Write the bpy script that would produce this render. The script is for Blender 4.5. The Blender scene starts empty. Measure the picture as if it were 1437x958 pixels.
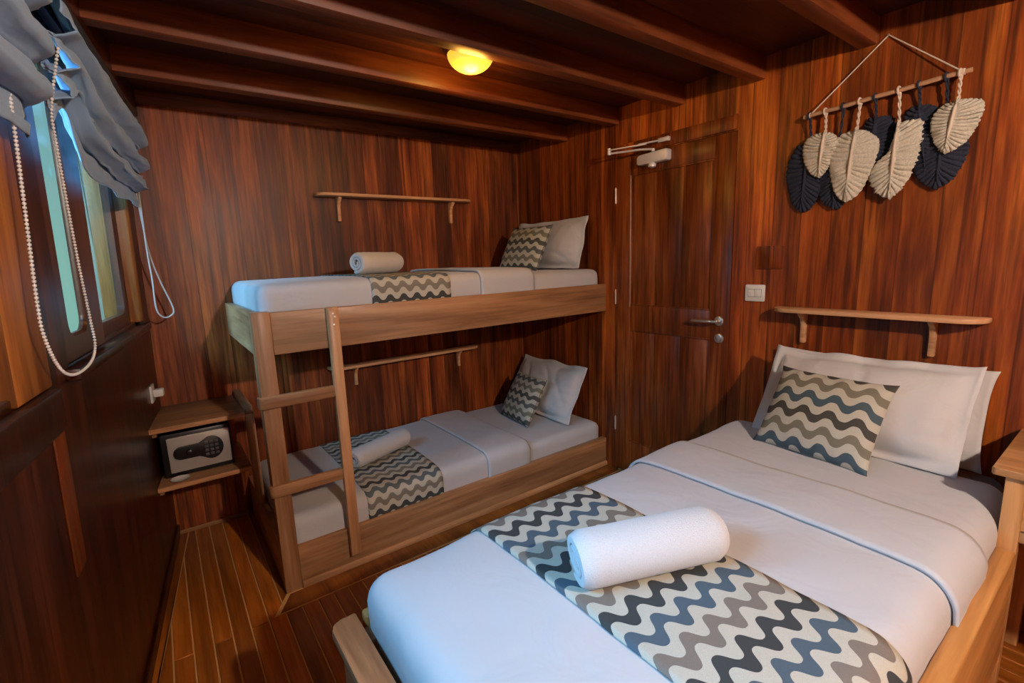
import bpy, bmesh, math, random
from mathutils import Vector, Matrix, noise
C = bpy.context.scene.collection
PI = math.pi
random.seed(4)

# ---------------------------------------------------------------- materials
def newmat(name):
    m = bpy.data.materials.new(name); m.use_nodes = True
    nt = m.node_tree; nt.nodes.clear()
    out = nt.nodes.new('ShaderNodeOutputMaterial'); b = nt.nodes.new('ShaderNodeBsdfPrincipled')
    nt.links.new(b.outputs[0], out.inputs[0])
    return m, nt, b
def N(nt, t, **k):
    n = nt.nodes.new(t)
    for a, v in k.items(): setattr(n, a, v)
    return n
def mth(nt, op, a, b=None, c=None):
    n = N(nt, 'ShaderNodeMath', operation=op)
    for i, v in enumerate((a, b, c)):
        if v is None: continue
        if hasattr(v, 'is_output'): nt.links.new(v, n.inputs[i])
        else: n.inputs[i].default_value = v
    return n.outputs[0]
def mixc(nt, f, a, b, mode='MIX'):
    n = N(nt, 'ShaderNodeMix', data_type='RGBA', blend_type=mode)
    for s, v in ((n.inputs[0], f), (n.inputs[6], a), (n.inputs[7], b)):
        if hasattr(v, 'is_output'): nt.links.new(v, s)
        else: s.default_value = v if not isinstance(v, tuple) else (*v, 1)[:4]
    return n.outputs[2]
def ramp(nt, f, stops):
    n = N(nt, 'ShaderNodeValToRGB'); e = n.color_ramp.elements
    while len(e) < len(stops): e.new(0.5)
    for i, (p, c) in enumerate(stops): e[i].position = p; e[i].color = (*c, 1)
    nt.links.new(f, n.inputs[0]); return n.outputs[0]
def tex(nt, vec, scale, detail=5, rough=.6, mp=(1, 1, 1), dist=0):
    m = N(nt, 'ShaderNodeMapping'); m.inputs['Scale'].default_value = mp
    nt.links.new(vec, m.inputs[0])
    n = N(nt, 'ShaderNodeTexNoise'); n.inputs['Scale'].default_value = scale
    n.inputs['Detail'].default_value = detail; n.inputs['Roughness'].default_value = rough
    n.inputs['Distortion'].default_value = dist
    nt.links.new(m.outputs[0], n.inputs[0]); return n.outputs[0]
def srgb(r, g, b):
    f = lambda c: (c/255/12.92) if c/255 <= .04045 else ((c/255+.055)/1.055)**2.4
    return (f(r), f(g), f(b))

def wood(name, dark, mid, light, grain='Z', rough=.38, plank=None, scale=1.0, bump=.25, island=False, coat=0.0, groove=.006, blot=(.45, 1.35), streak=.8, spec=.34):
    """varnished timber; grain axis, optional boards (axis, width)"""
    m, nt, b = newmat(name)
    tc = N(nt, 'ShaderNodeTexCoord'); geo = N(nt, 'ShaderNodeNewGeometry')
    sep = N(nt, 'ShaderNodeSeparateXYZ'); nt.links.new(tc.outputs['Object'], sep.inputs[0])
    s = {'X': (.07, 1, 1), 'Y': (1, .07, 1), 'Z': (1, 1, .07)}[grain]
    vec = tc.outputs['Object']
    idx = None
    if plank:
        q = mth(nt, 'DIVIDE', sep.outputs[plank[0]], plank[1])
        fl = mth(nt, 'FLOOR', q); fr = mth(nt, 'FRACT', q)
        wn = N(nt, 'ShaderNodeTexWhiteNoise', noise_dimensions='1D'); nt.links.new(fl, wn.inputs['W']); idx = wn.outputs['Value']
    elif island:
        idx = geo.outputs['Random Per Island']
    if idx is not None:
        cmb = N(nt, 'ShaderNodeCombineXYZ')
        o = mth(nt, 'MULTIPLY', idx, 37.0)
        for i in range(3): nt.links.new(o, cmb.inputs[i])
        add = N(nt, 'ShaderNodeVectorMath', operation='ADD'); nt.links.new(vec, add.inputs[0]); nt.links.new(cmb.outputs[0], add.inputs[1]); vec = add.outputs[0]
    g1 = tex(nt, vec, 14*scale, 6, .62, s, .6)
    g2 = tex(nt, vec, 70*scale, 4, .6, s)
    bl = tex(nt, vec, 2.2*scale, 3, .6, tuple(.35 if v < 1 else 1.6 for v in s), .8)
    f = mth(nt, 'ADD', mth(nt, 'MULTIPLY', g1, .72), mth(nt, 'MULTIPLY', g2, .28))
    col = ramp(nt, f, [(.30, dark), (.50, mid), (.72, light)])
    st = tex(nt, vec, 46*scale, 3, .55, tuple(v*(.5 if v < 1 else 1) for v in s), .3)
    k2 = ramp(nt, st, [(.34, (streak,)*3), (.50, (1.0, 1.0, 1.0))])
    col = mixc(nt, 1.0, col, k2, 'MULTIPLY')
    k = ramp(nt, bl, [(.32, (blot[0],)*3), (.68, (blot[1],)*3)])
    col = mixc(nt, 1.0, col, k, 'MULTIPLY')
    if idx is not None:
        kk = ramp(nt, idx, [(0, (.72, .72, .72)), (1, (1.28, 1.22, 1.15))])
        col = mixc(nt, 1.0, col, kk, 'MULTIPLY')
    h = f
    if plank:
        d = mth(nt, 'MINIMUM', fr, mth(nt, 'SUBTRACT', 1.0, fr))
        gm = mth(nt, 'LESS_THAN', d, groove/plank[1]*.4)
        col = mixc(nt, mth(nt, 'MULTIPLY', gm, .6), col, dark)
        h = mth(nt, 'SUBTRACT', mth(nt, 'MULTIPLY', f, .5), mth(nt, 'MULTIPLY', gm, .6))
    nt.links.new(col, b.inputs['Base Color'])
    rr = mth(nt, 'ADD', mth(nt, 'MULTIPLY', f, .3), rough-.12)
    nt.links.new(rr, b.inputs['Roughness'])
    bp = N(nt, 'ShaderNodeBump'); bp.inputs['Strength'].default_value = bump; bp.inputs['Distance'].default_value = .003
    nt.links.new(h, bp.inputs['Height']); nt.links.new(bp.outputs[0], b.inputs['Normal'])
    b.inputs['Coat Weight'].default_value = coat; b.inputs['Coat Roughness'].default_value = .25
    b.inputs['Specular IOR Level'].default_value = spec
    return m

def plain(name, col, rough=.5, metal=0.0, bump=0, bscale=200, emit=None, es=1.0, mott=0.0):
    m, nt, b = newmat(name)
    tc = N(nt, 'ShaderNodeTexCoord')
    n = tex(nt, tc.outputs['Object'], bscale, 3)
    c = ramp(nt, n, [(.3, tuple(v*(1-mott) for v in col)), (.7, tuple(min(1, v*(1+mott)) for v in col))])
    nt.links.new(c, b.inputs['Base Color'])
    b.inputs['Roughness'].default_value = rough; b.inputs['Metallic'].default_value = metal
    if bump:
        bp = N(nt, 'ShaderNodeBump'); bp.inputs['Strength'].default_value = bump; bp.inputs['Distance'].default_value = .002
        nt.links.new(n, bp.inputs['Height']); nt.links.new(bp.outputs[0], b.inputs['Normal'])
    if emit:
        b.inputs['Emission Color'].default_value = (*emit, 1); b.inputs['Emission Strength'].default_value = es
    return m

def cloth(name, col, rough=.85, weave=900, crease=.25, sheen=.15):
    m, nt, b = newmat(name)
    tc = N(nt, 'ShaderNodeTexCoord')
    w = tex(nt, tc.outputs['Object'], weave, 2)
    cr = tex(nt, tc.outputs['Object'], 6, 3, .5, (1, 1, 1), .8)
    c = ramp(nt, w, [(.3, tuple(v*.95 for v in col)), (.7, col)])
    nt.links.new(c, b.inputs['Base Color']); b.inputs['Roughness'].default_value = rough
    b.inputs['Sheen Weight'].default_value = sheen
    b1 = N(nt, 'ShaderNodeBump'); b1.inputs['Strength'].default_value = crease; b1.inputs['Distance'].default_value = .02
    nt.links.new(cr, b1.inputs['Height'])
    b2 = N(nt, 'ShaderNodeBump'); b2.inputs['Strength'].default_value = .25; b2.inputs['Distance'].default_value = .0006
    nt.links.new(w, b2.inputs['Height']); nt.links.new(b1.outputs[0], b2.inputs['Normal']); nt.links.new(b2.outputs[0], b.inputs['Normal'])
    return m

def waves(name, period=.072, lam=.07, amp=.017, shift=0.0, seq=None):
    """printed cotton: wavy bands across V, waves run along U (UV in metres)"""
    m, nt, b = newmat(name)
    uv = N(nt, 'ShaderNodeUVMap'); uv.uv_map = 'UVMap'
    sp = N(nt, 'ShaderNodeSeparateXYZ'); nt.links.new(uv.outputs[0], sp.inputs[0])
    th = mth(nt, 'MULTIPLY', sp.outputs[0], 2*PI/lam)
    s1 = mth(nt, 'SINE', th)
    # slightly flattened wave so the lobes are round
    s = mth(nt, 'ADD', mth(nt, 'MULTIPLY', s1, amp), mth(nt, 'MULTIPLY', mth(nt, 'SINE', mth(nt, 'MULTIPLY', th, 3.0)), amp*.07))
    t = mth(nt, 'ADD', mth(nt, 'ADD', sp.outputs[1], s), 10*period*3+shift)
    q = mth(nt, 'DIVIDE', t, period); fr = mth(nt, 'FRACT', q); fl = mth(nt, 'FLOOR', q)
    band = mth(nt, 'LESS_THAN', fr, .5)
    k = mth(nt, 'DIVIDE', mth(nt, 'ADD', mth(nt, 'MODULO', fl, 3.0), .5), 3.0)
    cr = N(nt, 'ShaderNodeValToRGB'); cr.color_ramp.interpolation = 'CONSTANT'
    e = cr.color_ramp.elements; e.new(.5)
    seq = seq or [srgb(66, 70, 70), srgb(84, 103, 116), srgb(128, 119, 108)]
    for i, c in enumerate(seq): e[i].position = i/3; e[i].color = (*c, 1)
    nt.links.new(k, cr.inputs[0])
    n = tex(nt, N(nt, 'ShaderNodeTexCoord').outputs['Object'], 700, 2)
    col = mixc(nt, band, srgb(182, 177, 160), cr.outputs[0])
    col = mixc(nt, 1.0, col, ramp(nt, n, [(.3, (.84,)*3), (.7, (1.06,)*3)]), 'MULTIPLY')
    nt.links.new(col, b.inputs['Base Color']); b.inputs['Roughness'].default_value = .85
    bp = N(nt, 'ShaderNodeBump'); bp.inputs['Strength'].default_value = .35; bp.inputs['Distance'].default_value = .0008
    nt.links.new(n, bp.inputs['Height']); nt.links.new(bp.outputs[0], b.inputs['Normal'])
    return m

M = {}
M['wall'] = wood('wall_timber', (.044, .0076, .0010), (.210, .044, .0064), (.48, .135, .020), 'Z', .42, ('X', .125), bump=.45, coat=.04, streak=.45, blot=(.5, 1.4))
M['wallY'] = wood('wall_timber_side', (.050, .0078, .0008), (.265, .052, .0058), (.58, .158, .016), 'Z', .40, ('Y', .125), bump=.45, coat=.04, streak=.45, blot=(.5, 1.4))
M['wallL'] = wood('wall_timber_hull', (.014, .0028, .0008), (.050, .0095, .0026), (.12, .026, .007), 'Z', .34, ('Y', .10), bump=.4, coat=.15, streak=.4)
M['door'] = wood('door_timber', (.060, .0095, .0011), (.205, .044, .0065), (.43, .122, .017), 'Z', .36, None, bump=.4, coat=.08, streak=.5, blot=(.5, 1.35))
M['ceil'] = wood('ceiling_timber', (.022, .0045, .001), (.075, .0150, .0030), (.15, .036, .007), 'X', .45, ('Y', .12), bump=.3)
M['beam'] = wood('beam_timber', (.07, .014, .003), (.20, .048, .012), (.34, .098, .025), 'X', .45, None, bump=.3, island=True)
M['floor'] = wood('floor_timber', (.15, .034, .0045), (.40, .115, .013), (.60, .22, .03), 'Y', .3, None, bump=.15, island=True, coat=.35, blot=(.7, 1.2))
M['caulk'] = plain('floor_seam_compound', (.68, .38, .14), .7)
M['oak'] = wood('bunk_timber', (.255, .108, .042), (.45, .222, .098), (.57, .33, .165), 'X', .5, None, bump=.22, island=True, blot=(.72, 1.18), coat=.08)
M['oakZ'] = wood('bunk_timber_upright', (.255, .108, .042), (.45, .222, .098), (.57, .33, .165), 'Z', .5, None, bump=.22, island=True, blot=(.72, 1.18), coat=.08)
M['oakY'] = wood('bunk_timber_end', (.255, .108, .042), (.45, .222, .098), (.57, .33, .165), 'Y', .5, None, bump=.22, island=True, blot=(.72, 1.18), coat=.08)
M['honey'] = wood('nightstand_timber', (.28, .12, .035), (.50, .25, .09), (.64, .36, .15), 'Y', .42, None, bump=.18, island=True, blot=(.8, 1.12), coat=.15)
M['honeyX'] = wood('rail_timber', (.24, .09, .02), (.47, .215, .06), (.62, .31, .10), 'X', .38, None, bump=.18, island=True, blot=(.75, 1.15), coat=.2)
M['honeyZ'] = wood('nightstand_leg_timber', (.28, .12, .035), (.50, .25, .09), (.64, .36, .15), 'Z', .42, None, bump=.18, island=True, blot=(.8, 1.12), coat=.15)
M['shelf'] = wood('pale_shelf_timber', (.36, .17, .08), (.56, .31, .16), (.68, .42, .25), 'X', .45, None, bump=.12, island=True, blot=(.85, 1.1))
M['shelfY'] = wood('pale_shelf_timber_side', (.36, .17, .08), (.56, .31, .16), (.68, .42, .25), 'Y', .45, None, bump=.12, island=True, blot=(.85, 1.1))
M['orange'] = wood('orange_post_timber', (.20, .055, .010), (.48, .17, .032), (.66, .28, .06), 'Z', .4, None, bump=.25, island=True, blot=(.55, 1.2))
M['sash'] = wood('sash_timber', (.03, .008, .003), (.085, .026, .011), (.17, .058, .024), 'Z', .35, None, bump=.2, coat=.3)
M['dkfabric'] = cloth('grey_mattress_cloth', (.20, .165, .145), .9)
M['white'] = cloth('white_bed_linen', (.50, .49, .485), .8, 900, .35)
M['pillow'] = cloth('white_pillow_linen', (.54, .52, .505), .8, 900, .6)
M['blind'] = cloth('blue_grey_blind_cloth', srgb(140, 170, 200), .9, 500, .3)
M['print'] = waves('wavy_print_cotton', .0735, .086, .0205, -.0715, seq=[srgb(54, 57, 56), srgb(118, 108, 97), srgb(72, 88, 98)])
M['print_s'] = waves('wavy_print_cotton_small', .064, .072, .0135, seq=[srgb(60, 63, 60), srgb(124, 117, 104), srgb(90, 98, 98)])
M['print_c'] = waves('wavy_print_cushion', .068, .096, .0165, seq=[srgb(66, 84, 92), srgb(118, 112, 94), srgb(66, 64, 57)])
M['print_k'] = waves('wavy_print_small_cushion', .060, .075, .0105, seq=[srgb(74, 75, 68), srgb(118, 115, 98), srgb(88, 92, 88)])
M['metal'] = plain('brushed_steel', (.66, .60, .55), .32, .9, .1, 300)
M['closer'] = plain('silver_enamel', (.72, .66, .64), .4, .25)
M['plastic'] = plain('white_plastic', (.74, .70, .64), .4)
M['groove'] = plain('switch_gap', (.22, .2, .17), .6)
M['brass'] = plain('pale_hinge_metal', (.70, .52, .40), .35, .5)
M['black'] = plain('black_plastic', (.008, .008, .009), .35)
M['silver'] = plain('silver_safe_enamel', (.42, .385, .34), .4, .3)
M['key'] = plain('keypad_key', (.08, .08, .085), .4)
M['cream'] = plain('cream_cord', (.66, .52, .40), .9, 0, .5, 300)
M['rod'] = wood('hanging_rod_timber', (.34, .15, .07), (.52, .27, .14), (.62, .36, .2), 'Y', .6)
M['bead'] = plain('pale_plastic_bead', (.80, .78, .75), .4)
M['thin'] = plain('pale_cord', (.48, .44, .38), .8)
M['ext'] = plain('beige_painted_board', (.42, .31, .19), .7, mott=.15, bscale=6)
M['ext2'] = plain('grey_painted_board', (.20, .17, .13), .7, mott=.15, bscale=6)
M['sea'] = plain('sea_water', (.10, .42, .46), .2, 0, .4, 3)

def towel_mat():
    m, nt, b = newmat('white_terry_towel')
    tc = N(nt, 'ShaderNodeTexCoord')
    v = N(nt, 'ShaderNodeTexVoronoi'); v.inputs['Scale'].default_value = 430; nt.links.new(tc.outputs['Object'], v.inputs[0])
    c = ramp(nt, v.outputs['Distance'], [(.0, (.60, .59, .58)), (1, (.51, .50, .49))]); nt.links.new(c, b.inputs['Base Color'])
    b.inputs['Roughness'].default_value = .95; b.inputs['Sheen Weight'].default_value = .2
    bp = N(nt, 'ShaderNodeBump'); bp.inputs['Strength'].default_value = .45; bp.inputs['Distance'].default_value = .002
    nt.links.new(v.outputs['Distance'], bp.inputs['Height']); nt.links.new(bp.outputs[0], b.inputs['Normal'])
    return m
M['towel'] = towel_mat()
def wool(name, c0, c1):
    m, nt, b = newmat(name)
    tc = N(nt, 'ShaderNodeTexCoord')
    n = tex(nt, tc.outputs['Object'], 160, 4, .7)
    nt.links.new(ramp(nt, n, [(.3, c0), (.7, c1)]), b.inputs['Base Color']); b.inputs['Roughness'].default_value = .95
    bp = N(nt, 'ShaderNodeBump'); bp.inputs['Strength'].default_value = .8; bp.inputs['Distance'].default_value = .004
    nt.links.new(n, bp.inputs['Height']); nt.links.new(bp.outputs[0], b.inputs['Normal'])
    return m
M['wool'] = wool('cream_wool', (.42, .36, .27), (.70, .63, .51))
M['navy'] = wool('navy_wool', (.008, .010, .020), (.028, .032, .058))
def glass():
    m = bpy.data.materials.new('window_glass'); m.use_nodes = True; nt = m.node_tree; nt.nodes.clear()
    o = N(nt, 'ShaderNodeOutputMaterial'); mx = N(nt, 'ShaderNodeMixShader'); t = N(nt, 'ShaderNodeBsdfTransparent'); g = N(nt, 'ShaderNodeBsdfGlossy')
    t.inputs[0].default_value = (.90, .97, .95, 1); g.inputs['Roughness'].default_value = .03
    f = N(nt, 'ShaderNodeFresnel'); f.inputs[0].default_value = 1.45
    nt.links.new(mth(nt, 'MULTIPLY', f.outputs[0], .18), mx.inputs[0]); nt.links.new(t.outputs[0], mx.inputs[1]); nt.links.new(g.outputs[0], mx.inputs[2]); nt.links.new(mx.outputs[0], o.inputs[0])
    return m
M['glass'] = glass()
def domemat():
    m, nt, b = newmat('amber_glass_dome')
    b.inputs['Base Color'].default_value = (.9, .62, .08, 1); b.inputs['Roughness'].default_value = .3
    tc = N(nt, 'ShaderNodeTexCoord')
    n = tex(nt, tc.outputs['Object'], 16, 2)
    nt.links.new(ramp(nt, n, [(.3, (1.0, .52, .03)), (.7, (1.0, .66, .10))]), b.inputs['Emission Color']); b.inputs['Emission Strength'].default_value = 1.15
    return m
M['dome'] = domemat()
M['globe'] = plain('warm_globe', (.9, .85, .8), .4, emit=(1.0, .84, .71), es=2650)

# ---------------------------------------------------------------- mesh helpers
def box(bm, lo, hi, bev=.003, seg=2):
    t = bmesh.new()
    bmesh.ops.create_cube(t, size=1)
    lo, hi = Vector([min(a, b) for a, b in zip(lo, hi)]), Vector([max(a, b) for a, b in zip(lo, hi)])
    for v in t.verts: v.co = Vector([lo[i] + (v.co[i]+.5)*(hi[i]-lo[i]) for i in range(3)])
    w = min(bev, .45*min(hi-lo))
    if w > 0: bmesh.ops.bevel(t, geom=t.edges[:], offset=w, segments=seg, affect='EDGES', profile=.5)
    join(bm, t)
def join(bm, t, mat=None):
    if mat is not None: t.transform(mat)
    me = bpy.data.meshes.new('tmp'); t.to_mesh(me); t.free(); bm.from_mesh(me); bpy.data.meshes.remove(me)
def tube(bm, pts, r, seg=10, cap=True):
    pts = [Vector(p) for p in pts]; rs = r if isinstance(r, (list, tuple)) else [r]*len(pts)
    rings = []; up = None
    for i, p in enumerate(pts):
        d = (pts[min(i+1, len(pts)-1)] - pts[max(i-1, 0)]).normalized()
        if up is None: up = d.orthogonal().normalized()
        up = (up - d*up.dot(d)).normalized(); s = d.cross(up)
        rings.append([bm.verts.new(p + rs[i]*(math.cos(2*PI*k/seg)*up + math.sin(2*PI*k/seg)*s)) for k in range(seg)])
    for a, b in zip(rings, rings[1:]):
        for k in range(seg): bm.faces.new((a[k], a[(k+1) % seg], b[(k+1) % seg], b[k]))
    if cap: bm.faces.new(rings[0][::-1]); bm.faces.new(rings[-1])
def lathe(bm, prof, seg=32, mat=None):
    t = bmesh.new(); rings = []
    for r, z in prof:
        rings.append([t.verts.new((max(r, 1e-4)*math.cos(2*PI*k/seg), max(r, 1e-4)*math.sin(2*PI*k/seg), z)) for k in range(seg)])
    for a, b in zip(rings, rings[1:]):
        for k in range(seg): t.faces.new((a[k], a[(k+1) % seg], b[(k+1) % seg], b[k]))
    t.faces.new(rings[0][::-1]); t.faces.new(rings[-1])
    join(bm, t, mat)
def prism(bm, poly, fn, d0, d1, bev=.002):
    """poly of 2-D points, fn(u,v,d) -> 3-D"""
    t = bmesh.new()
    a = [t.verts.new(fn(u, v, d0)) for u, v in poly]; b = [t.verts.new(fn(u, v, d1)) for u, v in poly]
    t.faces.new(a[::-1]); t.faces.new(b)
    n = len(poly)
    for i in range(n): t.faces.new((a[i], a[(i+1) % n], b[(i+1) % n], b[i]))
    bmesh.ops.recalc_face_normals(t, faces=t.faces[:])
    if bev:
        es = [e for e in t.edges if len(e.link_faces) == 2 and e.calc_face_angle(0) > .6]
        bmesh.ops.bevel(t, geom=es, offset=bev, segments=2, affect='EDGES', profile=.5)
    join(bm, t)
def rrect(u0, u1, v0, v1, r, n=6):
    p = []
    for cx, cy, a0 in ((u1-r, v1-r, 0), (u0+r, v1-r, 90), (u0+r, v0+r, 180), (u1-r, v0+r, 270)):
        for k in range(n+1):
            a = math.radians(a0+90*k/n); p.append((cx+r*math.cos(a), cy+r*math.sin(a)))
    return p

def finish(name, bm, mat, smooth):
    bmesh.ops.recalc_face_normals(bm, faces=bm.faces[:])
    me = bpy.data.meshes.new(name); bm.to_mesh(me); bm.free()
    for p in me.polygons: p.use_smooth = True
    if smooth != 'all':
        me.set_sharp_from_angle(angle=math.radians(38))
    for m in (mat if isinstance(mat, list) else [mat]): me.materials.append(m)
    o = bpy.data.objects.new(name, me); C.objects.link(o); return o
def world_loc(o):
    v = Vector(o.location)
    while o.parent: o = o.parent; v += o.location
    return v
def obj(name, bm, mat, parent=None, smooth=None, label=None):
    """links the bmesh (built in world coordinates) as ONE object; children keep their parent's origin"""
    if parent is not None:
        bm.transform(Matrix.Translation(-world_loc(parent)))
    else:
        xs = [v.co for v in bm.verts]
        c = Vector(((min(v.x for v in xs)+max(v.x for v in xs))/2, (min(v.y for v in xs)+max(v.y for v in xs))/2, min(v.z for v in xs)))
        bm.transform(Matrix.Translation(-c))
    o = finish(name, bm, mat, smooth)
    if parent is not None: o.parent = parent
    else: o.location = c
    if label: o['label'] = label
    return o
def thing(name, label, cat, loc, group=None):
    o = bpy.data.objects.new(name, None); C.objects.link(o); o.location = loc; o.empty_display_size = .1
    o['label'] = label; o['category'] = cat
    if group: o['group'] = group
    return o
def tag(o, label, cat, group=None):
    o['label'] = label; o['category'] = cat
    if group: o['group'] = group
    return o
def struct(name, bm, mat, parent=None, smooth=None, label=None):
    o = obj(name, bm, mat, parent, smooth)
    if parent is None: o['kind'] = 'structure'
    if label: o['label'] = label
    return o
def sempty(name, loc):
    o = bpy.data.objects.new(name, None); C.objects.link(o); o.location = loc; o['kind'] = 'structure'; return o
B = bmesh.new
HC = 2.385      # ceiling height
YF = -4.55      # wall behind the camera

# ---------------------------------------------------------------- floor, ceiling, walls
def hull(s, z, o=0.0):   # point on the sloping hull-side wall: s metres towards the camera, z up, o into the room
    return Vector((-2.53 - .115*s + .022*z + o, -s, z))
def hbox(bm, s0, s1, z0, z1, o0, o1, bev=.003):
    t = B(); box(t, (s0, z0, o0), (s1, z1, o1), bev)
    for v in t.verts: v.co = hull(*v.co)
    join(bm, t)

b = B(); box(b, (-3.4, YF-.1, -.08), (.12, .12, -.004), 0); struct('floor', b, M['caulk'])
b = B()
x = -3.12; W = .0675; G = .0060
while x < .01:
    if x > -2.155:
        box(b, (x, -.952, -.02), (x+W-G, 0, 0), .0015, 1)
        box(b, (x, YF, -.02), (x+W-G, -1.072, 0), .0015, 1)
    else:
        cut = -1.082 if int(round((x+3.12)/W)) % 2 == 0 else -1.9
        box(b, (x, YF, -.02), (x+W-G, cut-.002, 0), .0015, 1)
        box(b, (x, cut+.002, -.02), (x+W-G, 0, 0), .0015, 1)
    x += W
prism(b, [(-2.135, -.956), (0, -.956), (0, -1.068), (-2.20, -1.068)], lambda u, v, d: (u, v, d), -.02, .0012, .001)
fp = struct('floor_planks', b, M['floor']); fp.name = 'floor_boards'
SE = 4.55
def strip(bm, a0, a1, w0, w1, z, e=0):   # board beside the hull wall from s=0 to SE
    prism(bm, [(-2.535+a0-e, -.001), (-2.535+a1+e, -.001), (-2.535-.115*SE+w1+e, -SE), (-2.535-.115*SE+w0-e, -SE)], lambda u, v, d: (u, v, d), -.01, z, 0)
b = B(); strip(b, .0, .052, .0, -.02, .0015, .006); prism(b, [(-2.150, -.9475), (0, -.9475), (0, -1.0755), (-2.225, -1.0755)], lambda u, v, d: (u, v, d), -.02, .0008, 0)
struct('floor_seams', b, M['caulk']).name = 'floor_caulking'
b = B(); strip(b, .0, .052, .0, -.02, .003); struct('trim_1', b, M['floor'])

b = B(); box(b, (-3.4, YF-.1, HC), (.12, .12, HC+.08), 0); struct('ceiling', b, M['ceil'])
b = B(); box(b, (-2.645, 0, -.08), (.12, .1, HC+.02), 0); struct('wall_back', b, M['wall'])
b = B(); box(b, (-3.4, YF-.1, -.08), (.12, YF, HC+.02), 0); struct('wall_front', b, M['wall'])
# right wall with the door opening
DY0, DY1, DZ = -1.035, -1.828, 2.085
b = B()
box(b, (0, DY0, -.08), (.1, .1, HC+.02), 0); box(b, (0, DY1, DZ), (.1, DY0, HC+.02), 0); box(b, (0, YF-.1, -.08), (.1, DY1, HC+.02), 0)
bmesh.ops.remove_doubles(b, verts=b.verts[:], dist=1e-4)
struct('wall_right', b, M['wallY'])
# hull-side wall with two window openings
b = B(); Z0, Z1 = 1.225, 2.2
hbox(b, -.1, 5.2, -.08, Z0, -.14, 0, 0); hbox(b, -.1, 5.2, Z1, HC+.05, -.14, 0, 0)
hbox(b, -.1, .18, Z0, Z1, -.14, 0, 0); hbox(b, 1.44, 1.63, Z0, Z1, -.14, 0, 0); hbox(b, 2.95, 5.2, Z0, Z1, -.14, 0, 0)
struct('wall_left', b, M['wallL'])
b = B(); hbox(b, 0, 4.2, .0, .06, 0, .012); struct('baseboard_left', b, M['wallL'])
b = B(); box(b, (-2.53, -.014, 0), (-2.17, 0, .022), .003); struct('baseboard_back', b, M['oak'])
b = B(); box(b, (-.014, YF, 0), (0, -2.97, .04), .003); struct('baseboard_right', b, M['wallY'])
b = B(); hbox(b, 1.575, 1.655, .74, Z0-.03, 0, .005, .002); struct('trim_2', b, M['door'])
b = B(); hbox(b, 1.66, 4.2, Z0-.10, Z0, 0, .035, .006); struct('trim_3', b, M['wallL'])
# longitudinal beam over the windows and crown moulding on the back wall
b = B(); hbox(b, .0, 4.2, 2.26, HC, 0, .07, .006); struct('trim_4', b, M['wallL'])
b = B(); prism(b, [(0, 2.325), (-.012, 2.325), (-.018, 2.338), (-.024, 2.342), (-.034, 2.368), (-.034, 2.385), (0, 2.385)], lambda u, v, d: (d, u, v), -2.46, -.0, .0015); struct('trim_5', b, M['beam'])
for k, (y, z) in enumerate(((-.59, 2.285), (-1.055, 2.287), (-1.515, 2.285), (-1.955, 2.283), (-2.395, 2.283), (-2.84, 2.283), (-3.3, 2.283), (-3.75, 2.283))):
    b = B(); box(b, (-2.545-.03*k, y, z), (-.001, y+.065, HC+.001), .004); struct('trim_%d' % (k+6), b, M['beam'])

# ---------------------------------------------------------------- windows
def sash(parent, s0, s1, z0, z1, o, fr=(.09, .08, .09, .07), dp=.035):
    """timber sash with rounded lower glass corners + its pane"""
    gi = (s0+fr[0], s1-fr[1], z0+fr[2], z1-fr[3]); r = .045; n = 8
    inner = rrect(gi[0], gi[1], gi[2], gi[3], r, n)
    outer = []
    for (u, v) in inner:
        cu, cv = (gi[0]+gi[1])/2, (gi[2]+gi[3])/2
        outer.append((u, v))
    q = n+1
    cor = [(s1, z1), (s0, z1), (s0, z0), (s1, z0)]
    t = B()
    for d0, d1 in ((o-dp, o),):
        vi0 = [t.verts.new(hull(u, v, d0)) for u, v in inner]; vi1 = [t.verts.new(hull(u, v, d1-.008)) for u, v in inner]
        mid = [t.verts.new(hull(u+(u-(gi[0]+gi[1])/2)*.05, v+(v-(gi[2]+gi[3])/2)*.02, d1)) for u, v in inner]
        co0 = [t.verts.new(hull(u, v, d0)) for u, v in cor]; co1 = [t.verts.new(hull(u, v, d1)) for u, v in cor]
        L = len(inner)
        for i in range(L):
            j = (i+1) % L; c = i//q; cj = j//q
            t.faces.new((vi0[i], vi0[j], vi1[j], vi1[i])); t.faces.new((vi1[i], vi1[j], mid[j], mid[i]))
            if c == cj:
                t.faces.new((co1[c], mid[i], mid[j])); t.faces.new((co0[c], vi0[j], vi0[i]))
            else:
                t.faces.new((co1[c], mid[i], mid[j], co1[cj])); t.faces.new((co0[cj], vi0[j], vi0[i], co0[c]))
        for c in range(4):
            d = (c+1) % 4; t.faces.new((co0[c], co0[d], co1[d], co1[c]))
    s = obj('window_sash', t, M['sash'], parent)
    g = B(); m_ = o-dp*.6
    e = .004
    prism(g, rrect(gi[0]-e, gi[1]+e, gi[2]-e, gi[3]+e, r, 6), hull, m_-.003, m_+.003, 0)
    obj('window_pane', g, M['glass'], s)
w1 = sempty('window_1', hull(.8, Z0, -.05))
b = B()
hbox(b, 1.40, 1.445, Z0, Z1, -.13, -.037, .002)
hbox(b, .26, 1.40, Z1-.04, Z1, -.13, .002, .003); hbox(b, .26, 1.40, Z0, Z0+.025, -.135, -.02, .003)
obj('window_frame', b, M['sash'], w1)
b = B(); hbox(b, .175, .26, Z0+.025, Z1-.04, -.13, .004, .004); obj('window_jamb', b, M['orange'], w1)
b = B(); hbox(b, .17, 1.47, Z0-.02, Z0+.012, -.03, .03, .005); obj('window_sill', b, M['wallL'], w1)
sash(w1, .26, .93, Z0+.025, Z1-.04, -.036, (.05, .08, .05, .06))
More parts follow.
